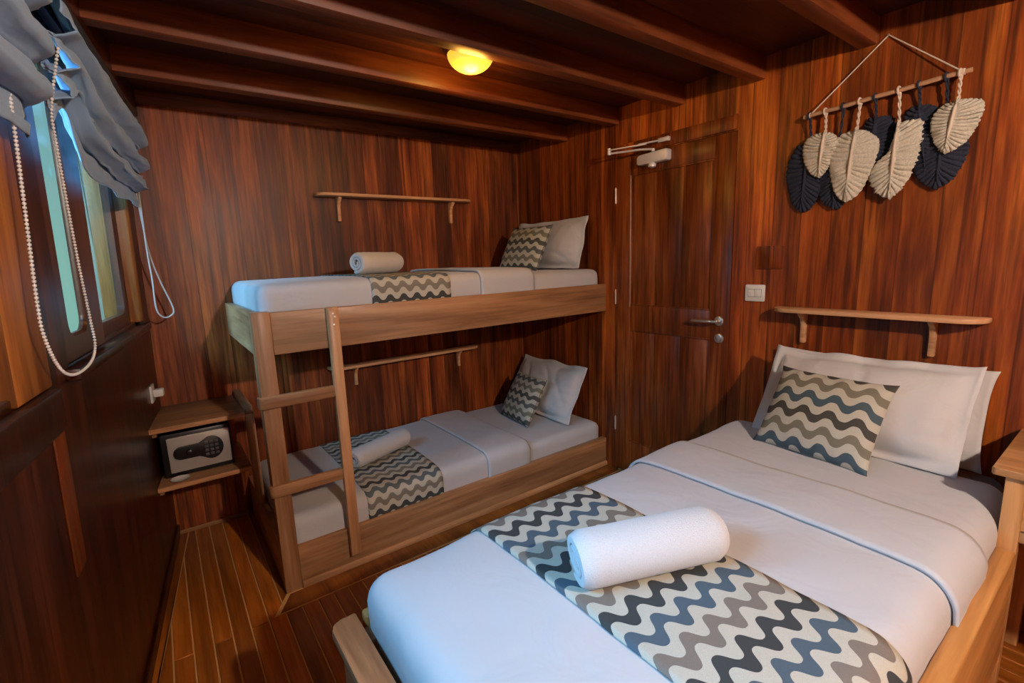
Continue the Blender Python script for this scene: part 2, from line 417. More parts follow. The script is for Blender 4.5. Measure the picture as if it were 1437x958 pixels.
sash(w1, 1.00, 1.44, Z0+.025, Z1-.04, .0, (.19, .060, .07, .06), dp=.018)
w2 = sempty('window_2', hull(2.3, Z0, -.05))
b = B()
hbox(b, 1.63, 1.66, Z0, Z1, -.13, .002, .003); hbox(b, 2.90, 2.955, Z0, Z1, -.13, .002, .003)
hbox(b, 1.66, 2.90, Z1-.04, Z1, -.13, .002, .003); hbox(b, 1.66, 2.90, Z0, Z0+.02, -.13, .002, .003)
obj('window_frame', b, M['sash'], w2)
b = B(); hbox(b, 1.632, 1.845, Z0+.001, Z1, -.03, .012, .004); obj('window_shutter', b, M['orange'], w2)
sash(w2, 1.86, 2.40, Z0+.02, Z1-.04, -.04, (.06, .06, .06, .06)); sash(w2, 2.36, 2.90, Z0+.02, Z1-.04, -.08, (.06, .06, .06, .06))
# outside the windows: boards of the side deck and the sea
b = B(); box(b, (-2.745, .01, .2), (-2.672, .12, 3.0), .006); struct('trim_20', b, M['ext'])
b = B(); box(b, (-2.671, .002, .2), (-2.647, .10, 3.0), .006); struct('trim_21', b, M['ext2'])

# ---------------------------------------------------------------- door
d1 = sempty('door_1', (.02, (DY0+DY1)/2, 0))
FX = -.004   # leaf face
def leafbox(bm, y0, y1, z0, z1, x0=FX, x1=.035, bev=.002): box(bm, (x0, y0, z0), (x1, y1, z1), bev)
b = B(); g = .003
ys0, ys1 = DY0-g, DY1+g
leafbox(b, ys0, -1.152, .012, DZ-g); leafbox(b, -1.71, ys1, .012, DZ-g)
leafbox(b, -1.152, -1.71, 1.97, DZ-g); leafbox(b, -1.152, -1.71, 1.005, 1.165); leafbox(b, -1.152, -1.71, .012, .24)
leaf = obj('door_leaf', b, M['door'], d1)
for z0, z1 in ((1.165, 1.97), (.24, 1.005)):
    b = B()
    box(b, (.012, -1.14, z0-.01), (.03, -1.72, z1+.01), 0)
    for ya, yb in ((-1.160, -1.3355), (-1.3365, -1.5185), (-1.5195, -1.702)): box(b, (.006, ya, z0+.006), (.02, yb, z1-.006), .0008)
    obj('door_panel', b, M['door'], leaf)
    b = B()
    for (ya, yb, za, zb) in ((-1.152, -1.160, z0, z1), (-1.702, -1.71, z0, z1), (-1.152, -1.71, z0, z0+.008), (-1.152, -1.71, z1-.008, z1)):
        box(b, (-.001, ya, za), (.02, yb, zb), .002)
    obj('panel_moulding', b, M['door'], leaf)
    if z0 > 1:
        b = B(); box(b, (-.006, -1.150, z0-.01), (.0, -1.154, z1), .001); obj('edge_bead', b, M['brass'], leaf, label='thin pale bead along the hinge-side edge of the panel')
b = B(); box(b, (.05, DY1-.02, 0), (.06, DY0+.02, DZ+.02), 0); obj('door_backing', b, M['wallY'], d1)
for z in (1.86, 1.215, .342):
    b = B(); tube(b, [(-.008, DY0, z-.045), (-.008, DY0, z+.045)], .006, 12); tube(b, [(-.008, DY0, z-.05), (-.008, DY0, z-.045)], .004, 10); tube(b, [(-.008, DY0, z+.045), (-.008, DY0, z+.05)], .004, 10)
    obj('hinge', b, M['brass'], leaf, label='pale metal hinge barrel')
RX = Matrix.Rotation(-PI/2, 4, 'Y')
h = B(); lathe(h, [(.026, 0), (.026, .006), (.022, .009), (.011, .01), (.010, .04), (.008, .042)], 28, Matrix.Translation((FX, -1.768, 1.112)) @ RX)
tube(h, [(FX-.040, -1.768, 1.112), (FX-.048, -1.755, 1.112), (FX-.050, -1.73, 1.112), (FX-.05, -1.64, 1.110), (FX-.042, -1.628, 1.110), (FX-.036, -1.626, 1.110)], [.009, .0095, .009, .008, .008, .0075], 12)
obj('door_handle', h, M['metal'], leaf, label='brushed steel lever handle on round rose')
h = B(); lathe(h, [(.026, 0), (.026, .006), (.022, .009), (.012, .009), (.011, .012), (.002, .012)], 28, Matrix.Translation((FX, -1.772, 1.016)) @ RX)
box(h, (FX-.02, -1.774, 1.006), (FX-.010, -1.770, 1.026), .001)
obj('door_lock', h, M['metal'], leaf, label='round steel lock rose below the handle')
# header board above the door
b = B(); box(b, (-.012, DY1-.0, DZ+.004), (0, DY0+.0, DZ+.075), .003); struct('trim_16', b, M['wallY'])
# door closer
dc = thing('door_closer', 'silver hydraulic door closer with folding arm at the top of the door', 'door closer', (-.03, -1.33, 2.0))
b = B()
prism(b, [(-1.235, 2.015), (-1.25, 2.005), (-1.44, 2.008), (-1.445, 2.02), (-1.445, 2.062), (-1.44, 2.07), (-1.25, 2.062), (-1.235, 2.05)], lambda u, v, d: (d, u, v), -.055, FX, .006)
obj('closer_body', b, M['closer'], dc)
b = B(); lathe(b, [(.020, 0), (.023, .006), (.022, .022), (.010, .027)], 20, Matrix.Translation((-.036, -1.335, 2.008)) @ Matrix.Rotation(PI, 4, 'X')); obj('closer_cap', b, M['closer'], dc)
b = B(); tube(b, [(-.035, -1.34, 2.07), (-.035, -1.34, 2.085)], .010, 12)
tube(b, [(-.035, -1.34, 2.083), (-.06, -1.27, 2.092), (-.125, -1.085, 2.096)], .006, 8)
tube(b, [(-.125, -1.085, 2.088), (-.125, -1.085, 2.126)], .011, 12); obj('closer_arm', b, M['closer'], dc)
b = B(); t = B(); box(t, (0, -.009, -.004), (.23, .009, .004), .002); 
a = Vector((-.125, -1.085, 2.116)); e = Vector((-.02, -1.40, 2.125)); dv = e-a
join(b, t, Matrix.Translation(a) @ Matrix.Rotation(math.atan2(dv.y, dv.x), 4, 'Z'))
tube(b, [a+dv*.55, e], .005, 8); box(b, (-.034, -1.44, 2.112), (-.012, -1.37, 2.136), .003)
obj('closer_forearm', b, M['closer'], dc)

# ---------------------------------------------------------------- fittings
sw = thing('light_switch', 'white double rocker light switch plate on the wall beside the door', 'light switch', (-.006, -1.957, 1.228))
b = B(); prism(b, rrect(-2.006, -1.908, 1.230, 1.314, .006), lambda u, v, d: (d, u, v), -.010, 0, .002); obj('switch_plate', b, M['plastic'], sw)
b = B(); prism(b, rrect(-1.992, -1.922, 1.252, 1.292, .003), lambda u, v, d: (d, u, v), -.0112, -.009, 0); obj('switch_surround', b, M['groove'], sw)
for y in (-1.9905, -1.9565):
    b = B(); prism(b, rrect(y, y+.033, 1.254, 1.290, .003), lambda u, v, d: (d, u, v), -.0145, -.010, .0015); obj('rocker', b, M['plastic'], sw)
b = B(); prism(b, rrect(-2.085, -1.953, 1.392, 1.505, .01), lambda u, v, d: (d, u, v), -.006, .0005, .002)
tag(obj('cover_plate', b, M['wallY']), 'wood-coloured blank cover plate on the wall above the light switch', 'cover plate')
ol = thing('wall_outlet', 'white socket plate with a plug in it, above the corner shelf', 'outlet', hull(.24, .85, .005))
b = B(); hbox(b, .195, .285, .845, .93, 0, .010, .003); obj('outlet_plate', b, M['plastic'], ol)
b = B(); hbox(b, .215, .258, .868, .905, .010, .052, .006); obj('plug', b, M['plastic'], ol)

# ceiling dome lamp
def dome(loc, label, mat):
    t = thing('ceiling_lamp', label, 'lamp', loc)
    L = Matrix.Translation(loc)
    b = B(); lathe(b, [(.112, 0), (.114, -.012), (.104, -.03), (.098, -.03)], 40, L); obj('lamp_base', b, M['beam'], t)
    b = B(); lathe(b, [(.100, -.026)] + [(.100*math.cos(a*PI/18/1.0), -.028-.072*math.sin(a*PI/18)) for a in range(0, 10)], 40, L); obj('lamp_dome', b, mat, t, 'all')
dome((-1.235, -1.30, HC), 'round ceiling lamp with a glowing amber glass dome between two beams', M['dome'])
ld = bpy.data.lights.new('amber_bulb', 'POINT'); ld.energy = 10; ld.color = (1, .48, .08); ld.shadow_soft_size = .06
lo = bpy.data.objects.new('amber_bulb', ld); C.objects.link(lo); lo.location = (-1.235, -1.30, 2.25)

# wall lamp behind the camera (the room's main light)
wl = thing('wall_lamp', 'round globe wall lamp on the wall behind the viewer', 'lamp', (-1.64, YF, 2.07))
b = B(); lathe(b, [(.06, 0), (.06, .012), (.02, .018), (.012, .02), (.012, .3)], 24, Matrix.Translation((-1.64, YF, 2.13)) @ Matrix.Rotation(-PI/2, 4, 'X')); obj('lamp_base', b, M['metal'], wl)
b = B(); bmesh.ops.create_uvsphere(b, u_segments=24, v_segments=16, radius=.045); b.transform(Matrix.Translation((-1.64, YF+.345, 2.13))); obj('lamp_globe', b, M['globe'], wl, 'all')

# ---------------------------------------------------------------- wall shelves
def wall_shelf(label, along, a0, a1, z, depth, br, bh, mat, group=None):
    """along 'x': on the back wall, 'y': on the right wall"""
    if along == 'x': fn = lambda u, v, d: Vector((u, -v, d)); fb = lambda u, v, d: Vector((d, -u, v)); loc = ((a0+a1)/2, -.01, z)
    else: fn = lambda u, v, d: Vector((-v, u, d)); fb = lambda u, v, d: Vector((-u, d, v)); loc = (-.01, (a0+a1)/2, z)
    t = thing('wall_shelf', label, 'shelf', loc)
    r = depth*.75; p = [(a0, 0)]
    p += [(a0+r-r*math.cos(k*PI/16), depth-r+r*math.sin(k*PI/16)) for k in range(9)]
    p += [(a1-r+r*math.sin(k*PI/16), depth-r+r*math.cos(k*PI/16)) for k in range(9)] + [(a1, 0)]
    b = B(); prism(b, p, fn, z-.018, z, .003); obj('shelf_board', b, mat, t)
    for c in br:
        b = B()
        q = [(0, z-.018), (depth*.62, z-.018), (depth*.60, z-.032), (depth*.36, z-.05), (depth*.24, z-.08), (depth*.22, z-bh), (0, z-bh)]
        prism(b, q, fb, c-.010, c+.010, .002); obj('bracket', b, mat, t)
wall_shelf('long pale wooden wall shelf above the upper bunk', 'x', -1.60, -.49, 1.925, .11, (-1.455, -.645), .165, M['shelf'])
wall_shelf('pale wooden wall shelf above the lower bunk, under the upper bunk', 'x', -1.62, -.49, .835, .11, (-1.445, -.645), .15, M['shelf'])
wall_shelf('pale wooden wall shelf above the white pillows of the single bed', 'y', -2.83, -2.075, 1.212, .11, (-2.672, -2.20), .165, M['shelfY'])

# ---------------------------------------------------------------- bunk bed
XL, YB = -2.15, -.95
bk = thing('bunk_bed', 'light wooden bunk bed with two levels and a ladder in the far corner', 'bunk bed', (-1.07, -.47, 0))
b = B(); box(b, (XL, YB, 0), (XL+.072, YB+.07, 1.302), .004); obj('corner_post', b, M['oakZ'], bk)
b = B(); box(b, (XL+.072, YB+.004, 1.114), (-.002, YB+.044, 1.297), .004); obj('side_rail', b, M['oak'], bk)
b = B(); box(b, (XL+.004, YB+.07, 1.114), (XL+.04, -.002, 1.297), .004); obj('end_panel', b, M['oakY'], bk)
b = B(); box(b, (XL+.04, YB+.044, 1.13), (-.002, -.002, 1.16), .002); obj('bunk_base', b, M['oak'], bk)
b = B(); box(b, (XL+.072, YB+.004, 0.03), (-.002, YB+.044, .205), .004); obj('side_rail', b, M['oak'], bk)
b = B(); box(b, (XL+.004, YB+.07, 0), (XL+.04, -.002, .24), .004); obj('end_panel', b, M['oakY'], bk)
b = B(); box(b, (XL+.04, YB+.044, .05), (-.002, -.002, .09), .002); obj('bunk_base', b, M['oak'], bk)
b = B(); prism(b, [(YB-.006, 0), (YB-.006, .018), (YB-.002, .028), (YB+.004, .032), (YB+.04, .032), (YB+.04, 0)], lambda u, v, d: (d, u, v), XL+.074, -.002, .001); obj('plinth', b, M['oak'], bk)
b = B()
prism(b, [(0, .085), (.018, .07), (.034, .085), (.034, 1.285), (.026, 1.302), (.0, 1.302)], lambda u, v, d: (d, YB-.001-u, v), -1.850, -1.803, .003)
ladder = obj('ladder', b, M['oakZ'], bk)
for z in (.915, .510):
    b = B()
    r = .036; p = [(XL-.006+r, YB-.028)]
    p = [(-1.849, YB-.026), (-1.849, YB+.004), (-2.085, YB+.004), (-2.085, YB-.001), (XL-.002, YB-.001), (XL-.002, YB+.02), (XL-.016, YB+.02), (XL-.016, YB-.008), (XL-.008, YB-.020), (XL+.008, YB-.026)]
    prism(b, p, lambda u, v, d: (u, v, d), z-.026, z+.026, .005); obj('rung', b, M['oak'], ladder)
for z in (1.272, 1.258, 1.222):
    b = B(); lathe(b, [(.005, 0), (.005, .0015), (.002, .002)], 12, Matrix.Translation((-1.827+(.006 if z == 1.258 else 0), YB-.035, z)) @ Matrix.Rotation(PI/2, 4, 'X'))
    obj('screw', b, M['metal'], ladder)

# ---------------------------------------------------------------- soft goods
def wr(p, amp, sc, seed):
    q = Vector((p.x*sc, p.y*sc, p.z*sc)) + Vector((seed, seed*.7, 0))
    return amp*(noise.noise(q)*.65 + noise.noise(q*2.3)*.25 + noise.noise(q*5.1)*.10)
def lin(a, b, n): return [a+(b-a)*i/n for i in range(n+1)]
def soft(lo, hi, r, amp=.004, seed=0, res=.025, out=0.0, sc=5.0, xr=None, open_bottom=False, crown=0.0, aniso=None, drape=None):
    """rounded, slightly wrinkled box. out = extra outset (for cloths lying on it); xr = only this x range, as a cloth shell"""
    lo, hi = Vector(lo), Vector(hi)
    t = B(); uvl = t.loops.layers.uv.new('UVMap')
    def pt(p):
        c = Vector([min(max(p[i], lo[i]+r), hi[i]-r) for i in range(3)])
        d = p-c
        nrm = d.normalized() if d.length > 1e-9 else Vector((0, 0, 1))
        q = c + nrm*(r+out)
        w = wr(q, amp, sc, seed) if aniso is None else wr(Vector((q.x*aniso[0], q.y*aniso[1], q.z)), amp, sc, seed)
        if q.z > hi.z-r*.5:
            a = (q.x-lo.x)/(hi.x-lo.x); bb = (q.y-lo.y)/(hi.y-lo.y)
            q.z += crown*max(0, (1-(2*bb-1)**4))*max(0, (1-(2*a-1)**8))
        return q + nrm*w
    if xr is None:
        n = [max(4, int((hi[i]-lo[i])/res)) for i in range(3)]
        def grid(ax, side):
            i, j = [k for k in range(3) if k != ax]
            A = lin(lo[i], hi[i], n[i]); D = lin(lo[j], hi[j], n[j]); vs = []
            for a in A:
                row = []
                for d in D:
                    p = Vector((0, 0, 0)); p[i] = a; p[j] = d; p[ax] = hi[ax] if side else lo[ax]; row.append(t.verts.new(pt(p)))
                vs.append(row)
            for a in range(len(A)-1):
                for d in range(len(D)-1): t.faces.new((vs[a][d], vs[a+1][d], vs[a+1][d+1], vs[a][d+1]))
        for ax in range(3):
            for side in (0, 1): grid(ax, side)
        bmesh.ops.remove_doubles(t, verts=t.verts[:], dist=1e-5)
    else:
        xs = lin(xr[0], xr[1], max(4, int((xr[1]-xr[0])/res)))
        zb = lo.z+r if drape is None else drape
        path = [(lo.y, z) for z in lin(zb, hi.z, max(3, int((hi.z-zb)/.01)))] + [(y, hi.z) for y in lin(lo.y, hi.y, int((hi.y-lo.y)/.015))[1:]] + [(hi.y, z) for z in lin(hi.z, zb, max(3, int((hi.z-zb)/.01)))[1:]]
        rows = []; L = 0; prev = None; Ls = []
        for (y, z) in path:
            q = pt(Vector((xs[0], y, z)))
            if prev is not None: L += (q-prev).length
            prev = q; Ls.append(L)
            rows.append([t.verts.new(pt(Vector((x, y, z)))) for x in xs])
        for i in range(len(rows)-1):
            for j in range(len(xs)-1):
                f = t.faces.new((rows[i][j], rows[i+1][j], rows[i+1][j+1], rows[i][j+1]))
                for lp, (a, c) in zip(f.loops, ((i, j), (i+1, j), (i+1, j+1), (i, j+1))): lp[uvl].uv = (xs[c], Ls[a])
    return t
def sheet(bm_t, thick, name, mat, parent=None, **k):
    o = obj(name, bm_t, mat, parent, 'all', **k)
    md = o.modifiers.new('thickness', 'SOLIDIFY'); md.thickness = thick; md.offset = 1; md.use_even_offset = False
    return o

def towel_roll(a, c, r, label, turns=3.6, seed=0, lap=0.0):
    """rolled terry towel from a to c (axis ends)"""
    a, c = Vector(a), Vector(c); ax = (c-a).normalized(); L = (c-a).length
    up = Vector((0, 0, 1)); up = (up-ax*up.dot(ax)).normalized(); sd = ax.cross(up)
    lap = PI*1.12-(turns % 1)*2*PI
    b = B(); n = int(turns*30); th = r/(turns+.35)*.62
    m = max(8, int(L/.02)); rings = []
    def pos(i, k, side):
        ang = 2*PI*i/30+lap; rr = .012 + (r-.012-th/2)*(i/n) + side*th/2
        t = k/m; end = min(t, 1-t)*L
        if i > n-32: rr -= .010*max(0, 1-end/.02)**2
        rr *= 1+.03*noise.noise(Vector((math.cos(ang)*1.5, math.sin(ang)*1.5, t*3+seed)))
        slip = .006*math.sin(i*.21+seed)*(1 if k in (0, m) else 0)*(-1 if k == 0 else 1)
        return a+ax*(L*t+slip) + rr*(math.cos(ang)*up*.95+math.sin(ang)*sd*1.04)
    IN = [[b.verts.new(pos(i, k, -1)) for k in range(m+1)] for i in range(n+1)]
    OU = [[b.verts.new(pos(i, k, 1)) for k in range(m+1)] for i in range(n+1)]
    for i in range(n):
        for k in range(m):
            b.faces.new((OU[i][k], OU[i+1][k], OU[i+1][k+1], OU[i][k+1])); b.faces.new((IN[i][k], IN[i][k+1], IN[i+1][k+1], IN[i+1][k]))
        b.faces.new((IN[i][0], IN[i+1][0], OU[i+1][0], OU[i][0])); b.faces.new((IN[i][m], OU[i][m], OU[i+1][m], IN[i+1][m]))
    for k in range(m):
        b.faces.new((IN[0][k], OU[0][k], OU[0][k+1], IN[0][k+1])); b.faces.new((IN[n][k], IN[n][k+1], OU[n][k+1], OU[n][k]))
    o = obj('rolled_towel', b, M['towel'], None, 'all'); md = o.modifiers.new('soft', 'BEVEL'); md.width = .003; md.segments = 2; md.limit_method = 'ANGLE'
    return tag(o, label, 'towel')

def pillow(name, label, cat, bl, br_, tl, thick, mat, flange=.0, seed=0, uv=False, ears=.0, sag=0.0, n=44, group=None, lean=None, dome=2.6, rumple=0.0):
    """cushion spanned by three corners; thickness along the face normal"""
    bl, br_, tl = Vector(bl), Vector(br_), Vector(tl)
    U = br_-bl; V = tl-bl; w, h = U.length, V.length; u_, v_ = U.normalized(), V.normalized(); nn = u_.cross(v_).normalized()
    t = B(); uvl = t.loops.layers.uv.new('UVMap')
    fu, fv = flange/w, flange/h
    def P(a, c, side):
        # a,c in 0..1
        A, D = 2*a-1, 2*c-1
        ai = min(1, abs(A)/(1-2*fu)) if fu else abs(A); ci = min(1, abs(D)/(1-2*fv)) if fv else abs(D)
        prof = max(0, (1-ai**dome))**.5*max(0, (1-ci**dome))**.5
        hh = thick/2*prof
        px = A*(1-.028*(1-abs(D)**2)*abs(A)**3 + ears*abs(A*D)**6); py = D*(1-.028*(1-abs(A)**2)*abs(D)**3 + ears*abs(A*D)**6)
        p = bl + U*(px+1)/2 + V*(py+1)/2
        q = Vector((a*w*5, c*h*5, seed+side*3))
        wrk = (.006*noise.noise(q)+.0035*noise.noise(q*2.7))*(1+rumple)
        cr_ = 1-abs(noise.noise(Vector(((a*w+c*h)*4.2, (a*w-c*h)*1.6, seed+11))))*6
        wrk -= .010*rumple*max(0, cr_)**2
        sl = rumple*.014*noise.noise(Vector((a*3.1, seed, 2.0)))*c
        edge = max(abs(A), abs(D))
        # radial puckers from the seams
        pk = .0035*math.sin((a*w if abs(D) > abs(A) else c*h)*110+seed)*max(0, (edge-.55)/.45)*(1 if prof > 0 else 0)
        rip = 0
        if flange and (ai >= 1 or ci >= 1): rip = .016*noise.noise(Vector((a*w*9, c*h*9, seed+7)))
        p = p + nn*(side*(hh+.0022) + (wrk+pk)*(prof**.5)*side + rip)
        p += Vector((0, 0, 1))*(sl*1.6 - sag*(1-(2*a-1)**2)*c)
        return p
    F = [[t.verts.new(P(i/n, j/n, 1)) for j in range(n+1)] for i in range(n+1)]
    K = [[t.verts.new(P(i/n, j/n, -1)) for j in range(n+1)] for i in range(n+1)]
    for i in range(n):
        for j in range(n):
            for g, fl in ((F, 0), (K, 1)):
                idx = ((i, j), (i+1, j), (i+1, j+1), (i, j+1))
                if fl: idx = idx[::-1]
                f = t.faces.new([g[x][y] for x, y in idx])
                for lp, (x, y) in zip(f.loops, idx): lp[uvl].uv = (x/n*w, y/n*h)
    for i in range(n):
        for e in (0, n):
            f = t.faces.new((F[i][e], F[i+1][e], K[i+1][e], K[i][e]))
            f = t.faces.new((F[e][i], F[e][i+1], K[e][i+1], K[e][i]))
    o = obj(name, t, mat, None, 'all'); return tag(o, label, cat, group)

# ---- upper bunk
o = tag(obj('mattress', soft((-2.10, -.905, 1.162), (-.012, -.02, 1.40), .05, .004, 3, .03), M['white'], None, 'all'), 'white sheeted mattress on the upper bunk', 'mattress')
def duvet(label, lo, hi, r, seed, amp, xr_fold, drape, foldout=.012, res=.02, crown=.01, sc=4.5, fold_lab='folded-back hem of the cover'):
    t = soft(lo, hi, r, amp, seed, res, crown=crown, sc=sc)
    zc = lo[2]+r*.55      # an open cover: no underside, so the mattress fills it
    bmesh.ops.delete(t, geom=[f_ for f_ in t.faces if f_.calc_center_median().z < zc], context='FACES')
    d = tag(obj('duvet', t, M['white'], None, 'all'), label, 'duvet')
    md = d.modifiers.new('thickness', 'SOLIDIFY'); md.thickness = .006; md.offset = -1
    f = soft(lo, hi, r, amp, seed, res, out=.004, xr=xr_fold, drape=drape, crown=crown, sc=sc)
    # rounded front hem
    s = sheet(f, foldout, 'folded_hem', M['white'], d)
    return d
dv_up = duvet('white duvet spread over the upper bunk mattress', (-2.108, -.925, 1.26), (-.60, -.012, 1.415), .045, 5, .005, (-1.0, -.615), 1.292)
def runner(label, lo, hi, r, seed, amp, xr, drape, mat, crown=.01, sc=4.5, out=.003, th=.003):
    f = soft(lo, hi, r, amp, seed, .02, out=out, xr=xr, drape=drape, crown=crown, sc=sc)
    return tag(sheet(f, th, 'bed_runner', mat), label, 'bed runner')
runner('wavy-striped bed runner across the upper bunk', (-2.108, -.925, 1.26), (-.60, -.012, 1.415), .045, 5, .005, (-1.62, -1.19), 1.292, M['print_s'])
towel_roll((-1.60, -.68, 1.494), (-1.305, -.50, 1.494), .066, 'rolled white towel on the upper bunk', 3.4, 1, 1.9)
pillow('pillow', 'white pillow standing against the end wall on the upper bunk', 'pillow', (-.175, -.10, 1.405), (-.175, -.865, 1.405), (-.075, -.10, 1.755), .15, M['pillow'], .03, 2, ears=-.02, rumple=.9, sag=.01)
pillow('cushion', 'small wavy-striped cushion leaning on the upper bunk pillow', 'cushion', (-.395, -.25, 1.405), (-.375, -.655, 1.405), (-.275, -.29, 1.70), .11, M['print_k'], 0, 5, ears=.03)
# ---- lower bunk
tag(obj('mattress', soft((-2.10, -.905, .092), (-.012, -.02, .315), .05, .004, 9, .03), M['white'], None, 'all'), 'white sheeted mattress on the lower bunk', 'mattress')
LB = dict(lo=(-2.108, -.915, .15), hi=(-.66, -.012, .335), r=.05)
duvet('white duvet spread over the lower bunk mattress', LB['lo'], LB['hi'], LB['r'], 12, .007, (-1.0, -.675), .205)
runner('wavy-striped bed runner across the lower bunk', LB['lo'], LB['hi'], LB['r'], 12, .007, (-1.73, -1.30), .20, M['print_s'])
towel_roll((-1.69, -.60, .413), (-1.31, -.45, .413), .064, 'rolled white towel on the lower bunk', 3.2, 4, 2.6)
pillow('pillow', 'white pillow leaning in the corner of the lower bunk', 'pillow', (-.27, -.10, .325), (-.27, -.835, .325), (-.06, -.10, .71), .15, M['pillow'], .035, 8, ears=-.025, rumple=1.1, sag=.012)
pillow('cushion', 'small wavy-striped cushion leaning on the lower bunk pillow', 'cushion', (-.46, -.30, .328), (-.495, -.665, .328), (-.27, -.29, .625), .12, M['print_k'], 0, 11, ears=.03)

# ---- single bed
BX0, BY0, BY1 = -2.205, -2.005, -3.02
bd = thing('single_bed', 'honey-coloured wooden single bed frame in the foreground', 'bed', (-1.1, -2.48, 0))
ZF = .575
b = B(); prism(b, [(BX0, BY1+.03), (BX0+.03, BY1), (BX0+.07, BY1), (BX0+.07, BY0), (BX0+.03, BY0), (BX0+.008, BY0-.01), (BX0, BY0-.03)], lambda u, v, d: (u, v, d), ZF-.028, ZF, .006); obj('footboard_cap', b, M['oakY'], bd)
b = B(); box(b, (BX0+.02, BY1+.03, .18), (BX0+.055, BY0-.03, ZF-.028), .004); obj('footboard', b, M['oakY'], bd)
for nm, y0, y1, xe in (('side_rail', BY1, BY1+.045, -.495), ('side_rail', BY0-.04, BY0, -.002)):
    b = B(); box(b, (BX0+.085, y0, .22), (xe, y1, ZF), .008, 3); obj(nm, b, M['honeyX'], bd)
b = B(); box(b, (BX0+.085, BY1+.045, .40), (-.002, BY0-.04, .43), .003); obj('bed_base', b, M['oak'], bd)
b = B(); box(b, (-.03, BY1+.045, .43), (-.002, BY0-.04, .56), .003); obj('headboard', b, M['oakY'], bd)
for x, y in ((BX0+.055, BY1+.02), (BX0+.055, BY0-.09), (-.56, BY1+.015), (-.09, BY0-.09)):
    b = B(); box(b, (x, y, 0), (x+.06, y+.06, .40 if x > -1 else ZF-.03), .006); obj('leg', b, M['oakZ'], bd)
tag(obj('mattress', soft((-2.085, -2.935, .432), (-.034, -2.02, .635), .05, .002, 20, .035), M['dkfabric'], None, 'all'), 'grey-brown mattress showing at the head of the single bed', 'mattress')
SB = dict(lo=(-2.118, -2.976, .44), hi=(-.20, -1.985, .675), r=.075)
dvt = duvet('large white duvet on the single bed', SB['lo'], SB['hi'], SB['r'], 31, .011, (-1.005, -.72), .545, .010, .02, .012, 3.6)
runner('wavy-striped bed runner across the single bed', SB['lo'], SB['hi'], SB['r'], 31, .011, (-1.765, -1.325), .545, M['print'], .012, 3.6, .003, .003)
towel_roll((-1.725, -2.42, .770), (-1.365, -2.56, .770), .076, 'large rolled white towel on the single bed', 3.6, 7, 2.3)
pillow('pillow', 'white pillow behind the front pillow on the single bed', 'pillow', (-.13, -2.13, .66), (-.13, -2.87, .66), (-.045, -2.13, 1.02), .07, M['pillow'], .035, 14, ears=.02, rumple=.8)
pillow('pillow', 'large white pillow behind the striped cushion on the single bed', 'pillow', (-.335, -2.135, .685), (-.32, -2.845, .685), (-.14, -2.145, 1.05), .15, M['pillow'], .035, 17, ears=-.008, rumple=1.1, sag=.012)
pillow('cushion', 'square wavy-striped cushion propped on the single bed pillows', 'cushion', (-.475, -2.225, .69), (-.525, -2.64, .69), (-.262, -2.235, .972), .11, M['print_c'], 0, 23, ears=.04)

# ---------------------------------------------------------------- nightstand
ns = thing('nightstand', 'honey-coloured wooden nightstand with a drawer at the head of the single bed', 'nightstand', (-.25, -3.2, 0))
b = B(); prism(b, rrect(-.505, -.003, -3.42, -2.945, .012), lambda u, v, d: (u, v, d), .798, .822, .005); obj('tabletop', b, M['honey'], ns)
for x in (-.49, -.055):
    for y in (-2.975, -3.405):
        b = B(); box(b, (x, y-.0, 0), (x+.045, y-.045 if y > -3 else y+.045, .798), .004); obj('leg', b, M['honeyZ'], ns)
b = B(); box(b, (-.445, -2.982, .60), (-.055, -2.997, .798), .002); obj('side_panel', b, M['honey'], ns)
b = B(); box(b, (-.445, -3.392, .60), (-.055, -3.377, .798), .002); obj('side_panel', b, M['honey'], ns)
b = B(); box(b, (-.484, -3.007, .772), (-.46, -3.36, .798), .002); box(b, (-.484, -3.007, .60), (-.46, -3.36, .632), .002); obj('drawer_surround', b, M['honey'], ns)
b = B(); box(b, (-.482, -3.012, .636), (-.20, -3.355, .768), .003); dr = obj('drawer', b, M['honey'], ns)
b = B(); lathe(b, [(.007, 0), (.006, .008), (.014, .014), (.016, .02), (.010, .026), (.002, .028)], 20, Matrix.Translation((-.482, -3.10, .70)) @ RX); obj('knob', b, M['honeyZ'], dr)

# ---------------------------------------------------------------- corner shelf unit, safe, dish
cs = thing('corner_shelf', 'wooden two-tier corner shelf between the hull wall and the bunk bed', 'shelf', (-2.36, -.22, .44))
def shelf_poly(x1): return [(-2.53+.017, -.0015), (x1, -.0015), (x1, -.45), (-2.53-.115*.45+.012, -.45)]
b = B(); prism(b, shelf_poly(-2.167), lambda u, v, d: (u, v, d), .733, .757, .003); obj('shelf_board', b, M['oak'], cs)
b = B(); prism(b, shelf_poly(-2.167), lambda u, v, d: (u, v, d), .441, .465, .003); obj('shelf_board', b, M['oak'], cs)
b = B(); box(b, (-2.166, -.452, .242), (-2.126, -.415, .745), .003); obj('upright', b, M['oakZ'], cs)
b = B(); box(b, (-2.166, -.454, .745), (-2.130, -.003, .785), .003); obj('edge_lip', b, M['oakY'], cs)
b = B(); hbox(b, .05, .40, .44-.03, .44, .001, .02, .002); obj('cleat', b, M['oakY'], cs)
b = B(); hbox(b, .05, .40, .703, .732, .001, .02, .002); obj('cleat', b, M['oakY'], cs)
sf = thing('safe', 'small electronic safe with black keypad on the corner shelf', 'safe', (-2.37, -.20, .466))
SX0, SX1, SY = -2.535, -2.232, -.36
b = B(); box(b, (SX0, SY+.012, .4665), (SX1, -.05, .690), .006); obj('safe_body', b, M['black'], sf)
b = B(); prism(b, rrect(SX0+.026, SX1-.010, .492, .672, .004), lambda u, v, d: (u, d, v), SY, SY+.014, .002); sd = obj('safe_door', b, M['silver'], sf)
b = B()
